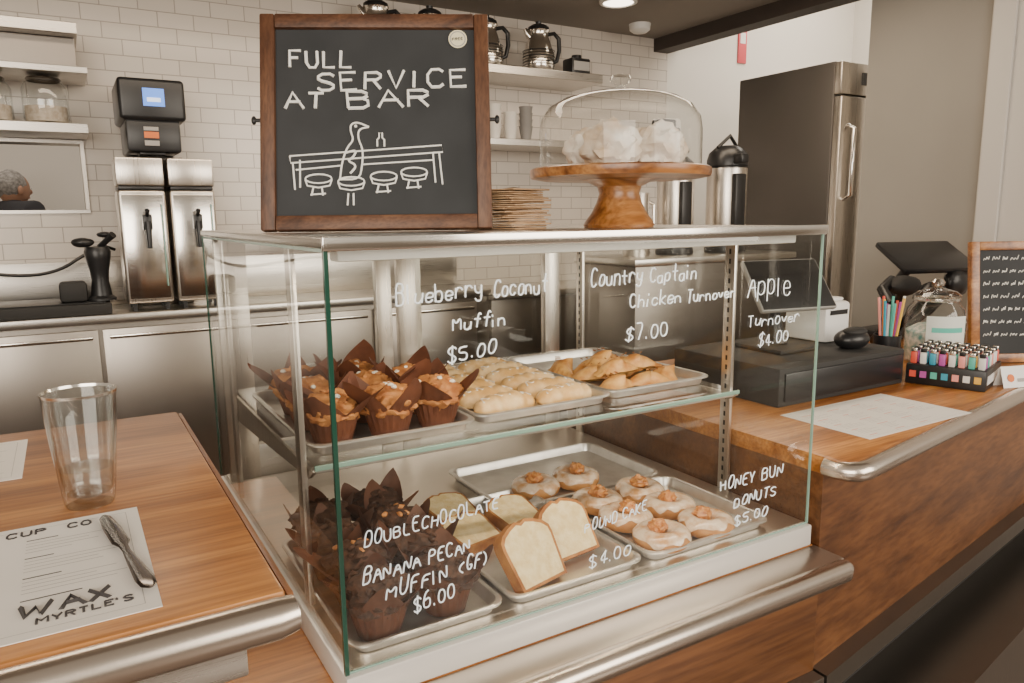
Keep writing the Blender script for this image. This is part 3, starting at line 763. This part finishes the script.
# left shelves
b=B("steel_shelf"); b.box(-1.6,-.175,2.56,2.848,1.736,1.776,STX,.003)
b.done(False)
b=B("steel_shelf"); b.box(-1.6,-.18,2.56,2.848,2.12,2.165,STX,.003); b.box(-1.6,-.19,2.64,2.848,1.99,2.12,STD,.003); b.box(-1.6,-.16,2.52,2.848,1.965,1.99,STX,.002); b.done(False)
JARF=mat("jar_contents",(.40,.33,.26),.9,c2=(.55,.48,.40),scale=60)
for i,(x,y,s) in enumerate(((-.315,2.66,1.13),(-.505,2.66,1.08))):
    b=B("glass_storage_jar"); Mj=TR(x,y,1.7765)@Matrix.Scale(s,4); z=0; x=y=0
    b.lathe((x,y,z),[(0,.003),(.065,.003),(.073,.015),(.073,.12),(.062,.142),(.05,.148)],GLS2,32,M=Mj); b.lathe((x,y,z),[(0,.006),(.066,.006),(.066,.06),(0,.068)],JARF,24,M=Mj)
    b.lathe((x,y,z),[(.052,.148),(.056,.154),(.052,.160),(.02,.163),(.012,.167),(0,.168)],STD,24,M=Mj); b.done()

# central shelves
b=B("steel_shelf"); b.box(.95,2.42,2.52,2.848,2.125,2.17,STX,.003); b.done(False)
b=B("steel_shelf"); b.box(1.3,3.10,2.52,2.848,1.76,1.795,STX,.003); b.done(False)
def pitcher(x,y,z,s=1.):
    b=B("metal_coffee_pitcher"); M=TR(x,y,z,math.radians(-10))@Matrix.Scale(s,4)
    b.lathe((0,0,0),[(0,0),(.060,0),(.066,.008),(.070,.03),(.068,.08),(.054,.125),(.045,.150),(.047,.172),(.050,.178),(.046,.18),(0,.182)],STB,32,M=M)
    b.lathe((0,0,.18),[(.048,0),(.046,.012),(.03,.022),(.012,.026),(.014,.036),(0,.04)],BLK,24,M=M)
    b.tube([(.045,0,.165),(.075,0,.172),(.098,0,.15),(.100,0,.10),(.088,0,.055),(.066,0,.045)],[.008,.009,.010,.010,.009,.008],BLK,10,M=M)
    b.tube([(-.042,0,.15),(-.058,0,.168),(-.066,0,.182)],[.016,.012,.008],STB,12,M=M)
    for q in range(6): b.lathe((0,0,.03+q*.012),[(.0705,-.002),(.0722,0),(.0705,.002)],BLKM if q%2 else STD,32,M=M)
    b.done()
pitcher(1.74,2.66,2.171,1.25); pitcher(2.06,2.64,2.171,1.25); pitcher(1.12,2.66,2.171,1.3); pitcher(1.42,2.68,2.171,1.3)
b=B("small_black_canister"); b.box(2.26,2.39,2.60,2.70,2.1705,2.27,BLK,.01); b.box(2.27,2.38,2.595,2.60,2.20,2.25,INKG,.002); b.lathe((2.325,2.65,2.27),[(0,0),(.03,0),(.028,.02),(0,.022)],BLK,20); b.done()
def cupstack(x,y,z,n,m):
    b=B("stacked_cups")
    for i in range(n): b.lathe((x,y,z+i*.035),[(0,.0),(.026,.0),(.038,.075),(.040,.080),(.036,.079),(.024,.006),(0,.006)],m,24)
    b.done()
CER=mat("ceramic_white",(.68,.65,.60),.3); CERG=mat("ceramic_grey",(.22,.21,.20),.4)
for i,x in enumerate((1.66,1.76,1.86,1.96)): cupstack(x,2.62,1.7955,4 if i%2 else 3,CER if i%3 else CERG)
b=B("label_printer"); b.box(2.92,3.08,2.58,2.74,1.7955,1.92,BLK,.012); b.box(2.94,3.06,2.60,2.70,1.92,1.97,BLKM,.01); b.done()

# airpots on a side station
b=B("steel_side_station"); b.box(1.75,2.72,1.42,1.82,.0,1.17,STD,.004); b.box(1.73,2.74,1.40,1.84,1.17,1.20,STX,.004); b.done()
def airpot(x,y,z,s=1.):
    b=B("coffee_airpot",TR(x,y,z)@Matrix.Scale(s,4)); x=y=z=0
    b.lathe((x,y,z),[(0,0),(.085,0),(.088,.01),(.085,.03),(.082,.03),(.082,.36),(.086,.365),(.086,.39),(.078,.42),(.05,.445),(.03,.45),(0,.45)],BLK,32)
    b.lathe((x,y,z),[(.0835,.035),(.0845,.04),(.0845,.35),(.0835,.355)],STZ,32)
    b.box(x-.05,x+.01,y-.10,y-.075,z+.06,z+.33,BLK,.006); b.box(x-.045,x+.0,y-.12,y-.07,z+.37,z+.41,BLK,.008)
    b.tube([(x-.06,y,z+.44),(x,y-.01,z+.49),(x+.06,y,z+.44)],.008,BLK,8); b.done()
airpot(2.46,1.60,1.2005,1.12); airpot(2.15,1.62,1.2005,1.)
b=B("steel_water_pitcher"); b.lathe((1.92,1.62,1.2005),[(0,0),(.06,0),(.062,.02),(.055,.24),(.058,.28),(.052,.28),(.05,.02),(0,.02)],STZ,32); b.tube([(1.975,1.62,1.45),(2.02,1.62,1.43),(2.02,1.62,1.30),(1.98,1.62,1.27)],.008,STB,10); b.done()

# fridge
b=B("steel_refrigerator")
fx=3.345; 
b.box(fx-.26,fx+.48,1.50,2.12,.10,2.13,FRS,.006)
b.box(fx-.255,fx+.475,1.455,1.50,.14,1.96,STZ,.006); b.box(fx-.26,fx+.48,1.46,1.50,1.97,2.125,STZ,.005)
b.tube([(fx-.20,1.455,1.45),(fx-.20,1.415,1.47),(fx-.20,1.415,1.80),(fx-.20,1.455,1.82)],.011,STB,10)
b.box(fx-.10,fx+.02,1.452,1.46,2.02,2.08,BLK)
for xx in (fx-.22,fx+.40):
    for yy in (1.54,2.04): b.tube([(xx,yy,.0),(xx,yy,.10)],.02,BLK,10)
b.done()
b=B("red_wall_sign"); b.box(3.84,3.92,2.838,2.849,2.42,2.68,mat("sign_pink_red",(.65,.08,.10),.5),.002); b.box(3.855,3.905,2.836,2.8385,2.55,2.62,WHT); b.done()
b=B("recessed_ceiling_light"); b.lathe((2.33,2.28,2.485),[(.10,.014),(.10,.004),(.085,.0),(.08,.004)],WHT,32); b.lathe((2.33,2.28,2.49),[(0,0),(.08,0)],mat("lamp_lens",(1,.85,.65),.4,emit=6),32); b.done()
b=B("smoke_detector"); b.lathe((2.75,2.60,2.45),[(0,0),(.04,.0),(.06,.015),(.065,.049),(0,.0495)],WHT,32); b.done()

# ================================================================ man modelled behind the opening, standing in for a mirror reflection
SK=mat("skin",(.36,.20,.13),.6,sss=.1); SH=mat("dark_shirt",(.03,.03,.035),.85); HR=mat("grey_hair",(.34,.32,.30),.9,c2=(.16,.15,.14),scale=60,bump=.5)
mr=bpy.data.objects.new("reflection_man",None); COL.objects.link(mr); mr.location=(-.56,4.9,0); mr.rotation_euler=(0,0,math.radians(125)); mr.scale=(1.03,1.03,1.03)
me=bpy.data.meshes.new("body")
J=[(0,0,.64),(0,0,.90),(0,.0,1.18),(0,0,1.38),(0,.0,1.46),(0,-.01,1.50),(-.16,0,1.41),(-.24,-.06,1.14),(-.12,-.24,.95),(.16,0,1.41),(.24,-.06,1.14),(.12,-.24,.95),(-.10,-.02,.60),(-.12,-.40,.58),(-.12,-.42,.12),(.10,-.02,.60),(.12,-.40,.58),(.12,-.42,.12),(-.12,-.56,.06),(.12,-.56,.06)]
E=[(0,1),(1,2),(2,3),(3,4),(4,5),(3,6),(6,7),(7,8),(3,9),(9,10),(10,11),(0,12),(12,13),(13,14),(0,15),(15,16),(16,17),(14,18),(17,19)]
RR=[.15,.15,.17,.14,.06,.055,.09,.06,.035,.09,.06,.035,.10,.075,.05,.10,.075,.05,.04,.04]
me.from_pydata(J,E,[]); o=bpy.data.objects.new("body",me); COL.objects.link(o); o.parent=mr
md=o.modifiers.new("Skin","SKIN")
if me.skin_vertices:
    for i,v in enumerate(me.skin_vertices[0].data): v.radius=(RR[i],RR[i]*(.8 if i<4 else 1))
    me.skin_vertices[0].data[0].use_root=True
o.modifiers.new("Sub","SUBSURF").levels=2; o.modifiers["Sub"].render_levels=2; md.use_smooth_shade=True; me.materials.append(SH)
b=B("head"); b.lump((0,-.01,1.55),(.075,.095,.108),SK,.03,10,4,1); b.lump((0,.010,1.572),(.083,.096,.096),HR,.08,20,4,2)
b.lump((0,-.105,1.535),(.013,.022,.02),SK,0,1,2)
for s in (-1,1):
    b.lump((s*.03,-.09,1.555),(.011,.01,.008),WHT,0,1,2); b.lump((s*.03,-.099,1.555),(.005,.004,.005),BLK,0,1,2); b.lump((s*.083,-.0,1.54),(.010,.02,.03),SK,.05,10,2)
b.lump((0,-.093,1.496),(.022,.01,.006),mat("lips",(.4,.16,.13),.6),0,1,2); b.done(parent=mr)
for s in (-1,1):
    b=B("hand_l" if s<0 else "hand_r"); hx=s*.11
    b.lump((hx,-.29,.95),(.038,.045,.016),SK,.05,10,3)
    for i in range(4):
        q=(i-1.5)*.019; L=(.07,.08,.076,.06)[i]; b.tube([(hx+q,-.325,.95),(hx+q,-.325-L*.5,.948),(hx+q,-.325-L,.935)],[.0085,.008,.006],SK,8)
    b.tube([(hx-s*.03,-.28,.95),(hx-s*.055,-.31,.945),(hx-s*.06,-.345,.94)],[.011,.009,.007],SK,8); b.done(parent=mr)
b=B("bar_stool"); b.lathe((-.56,4.90,.43),[(0,0),(.17,0),(.18,.02),(.17,.04),(0,.045)],OAKD,24)
for a in range(4): b.tube([(-.56+.1*math.cos(a*pi/2+.7),4.90+.1*math.sin(a*pi/2+.7),.43),(-.56+.17*math.cos(a*pi/2+.7),4.90+.17*math.sin(a*pi/2+.7),0)],.014,BLK,8)
b.done()

# ================================================================ LIGHTS
def area(name,loc,rot,sx,sy,e,c=(1,.93,.84)):
    l=bpy.data.lights.new(name,'AREA'); l.shape='RECTANGLE'; l.size=sx; l.size_y=sy; l.energy=e; l.color=c
    o=bpy.data.objects.new(name,l); o.location=loc; o.rotation_euler=rot; COL.objects.link(o); return o
area("window_daylight",(-2.4,-3.4,2.0),Euler((math.radians(70),0,math.radians(-30))),3.6,2.2,215,(1,.90,.77))
area("window_daylight_b",(2.8,-3.4,2.1),Euler((math.radians(68),0,math.radians(24))),3.2,2.0,150,(1,.89,.75))
area("ceiling_panel_light",(.6,1.45,2.47),(0,0,0),3.0,.4,36,(1,.81,.60))  # added fill lamp below the ceiling, no panel fixture behind it
area("overhead_fill_b",(2.4,1.2,2.47),(0,0,0),.6,.6,10,(1,.80,.58))  # second added overhead fill, likewise without a fixture
area("rear_room_light",(4.2,1.6,3.25),(0,0,0),1.2,1.8,60,(1,.91,.78))
area("far_room_light",(-.6,4.2,2.9),(0,0,0),2.5,1.4,24,(1,.89,.76))
area("case_fill_glow",(.525,.06,1.32),(0,0,0),.95,.02,3.6,(1,.81,.58))  # unseen lamp added under the case top for a warm glow
w=bpy.data.worlds.new("world"); SC.world=w; w.use_nodes=True
N=w.node_tree.nodes; L=w.node_tree.links; bg=N["Background"]
tc=N.new("ShaderNodeTexCoord"); sp=N.new("ShaderNodeSeparateXYZ"); cr=N.new("ShaderNodeValToRGB")
L.new(tc.outputs["Generated"],sp.inputs[0]); mr2=N.new("ShaderNodeMapRange"); mr2.inputs["From Min"].default_value=-1; L.new(sp.outputs["Z"],mr2.inputs[0]); L.new(mr2.outputs[0],cr.inputs[0])
e=cr.color_ramp.elements; e[0].position=.25; e[0].color=(.13,.085,.05,1); e[1].position=.9; e[1].color=(.60,.50,.40,1)
for p,c in ((.47,(.30,.22,.15,1)),(.56,(1.0,.88,.73,1)),(.68,(.93,.82,.68,1))):
    k=e.new(p); k.color=c
L.new(cr.outputs[0],bg.inputs[0]); bg.inputs[1].default_value=.60

# ================================================================ CAMERA
yaw,pit,roll,f=.5365,.1669,-.0117,744.6
F=Vector((math.sin(yaw)*math.cos(pit),math.cos(yaw)*math.cos(pit),-math.sin(pit)))
R=Vector((math.cos(yaw),-math.sin(yaw),0)); U=R.cross(F)
R2=R*math.cos(roll)+U*math.sin(roll); U2=U*math.cos(roll)-R*math.sin(roll)
cam=bpy.data.cameras.new("camera"); co=bpy.data.objects.new("camera",cam); COL.objects.link(co)
co.matrix_world=frame(Vector((-.305,-1.0106,1.3857)),R2,U2,-F)
cam.sensor_width=36; cam.lens=f*36/1024; cam.clip_start=.02; cam.clip_end=50
SC.camera=co
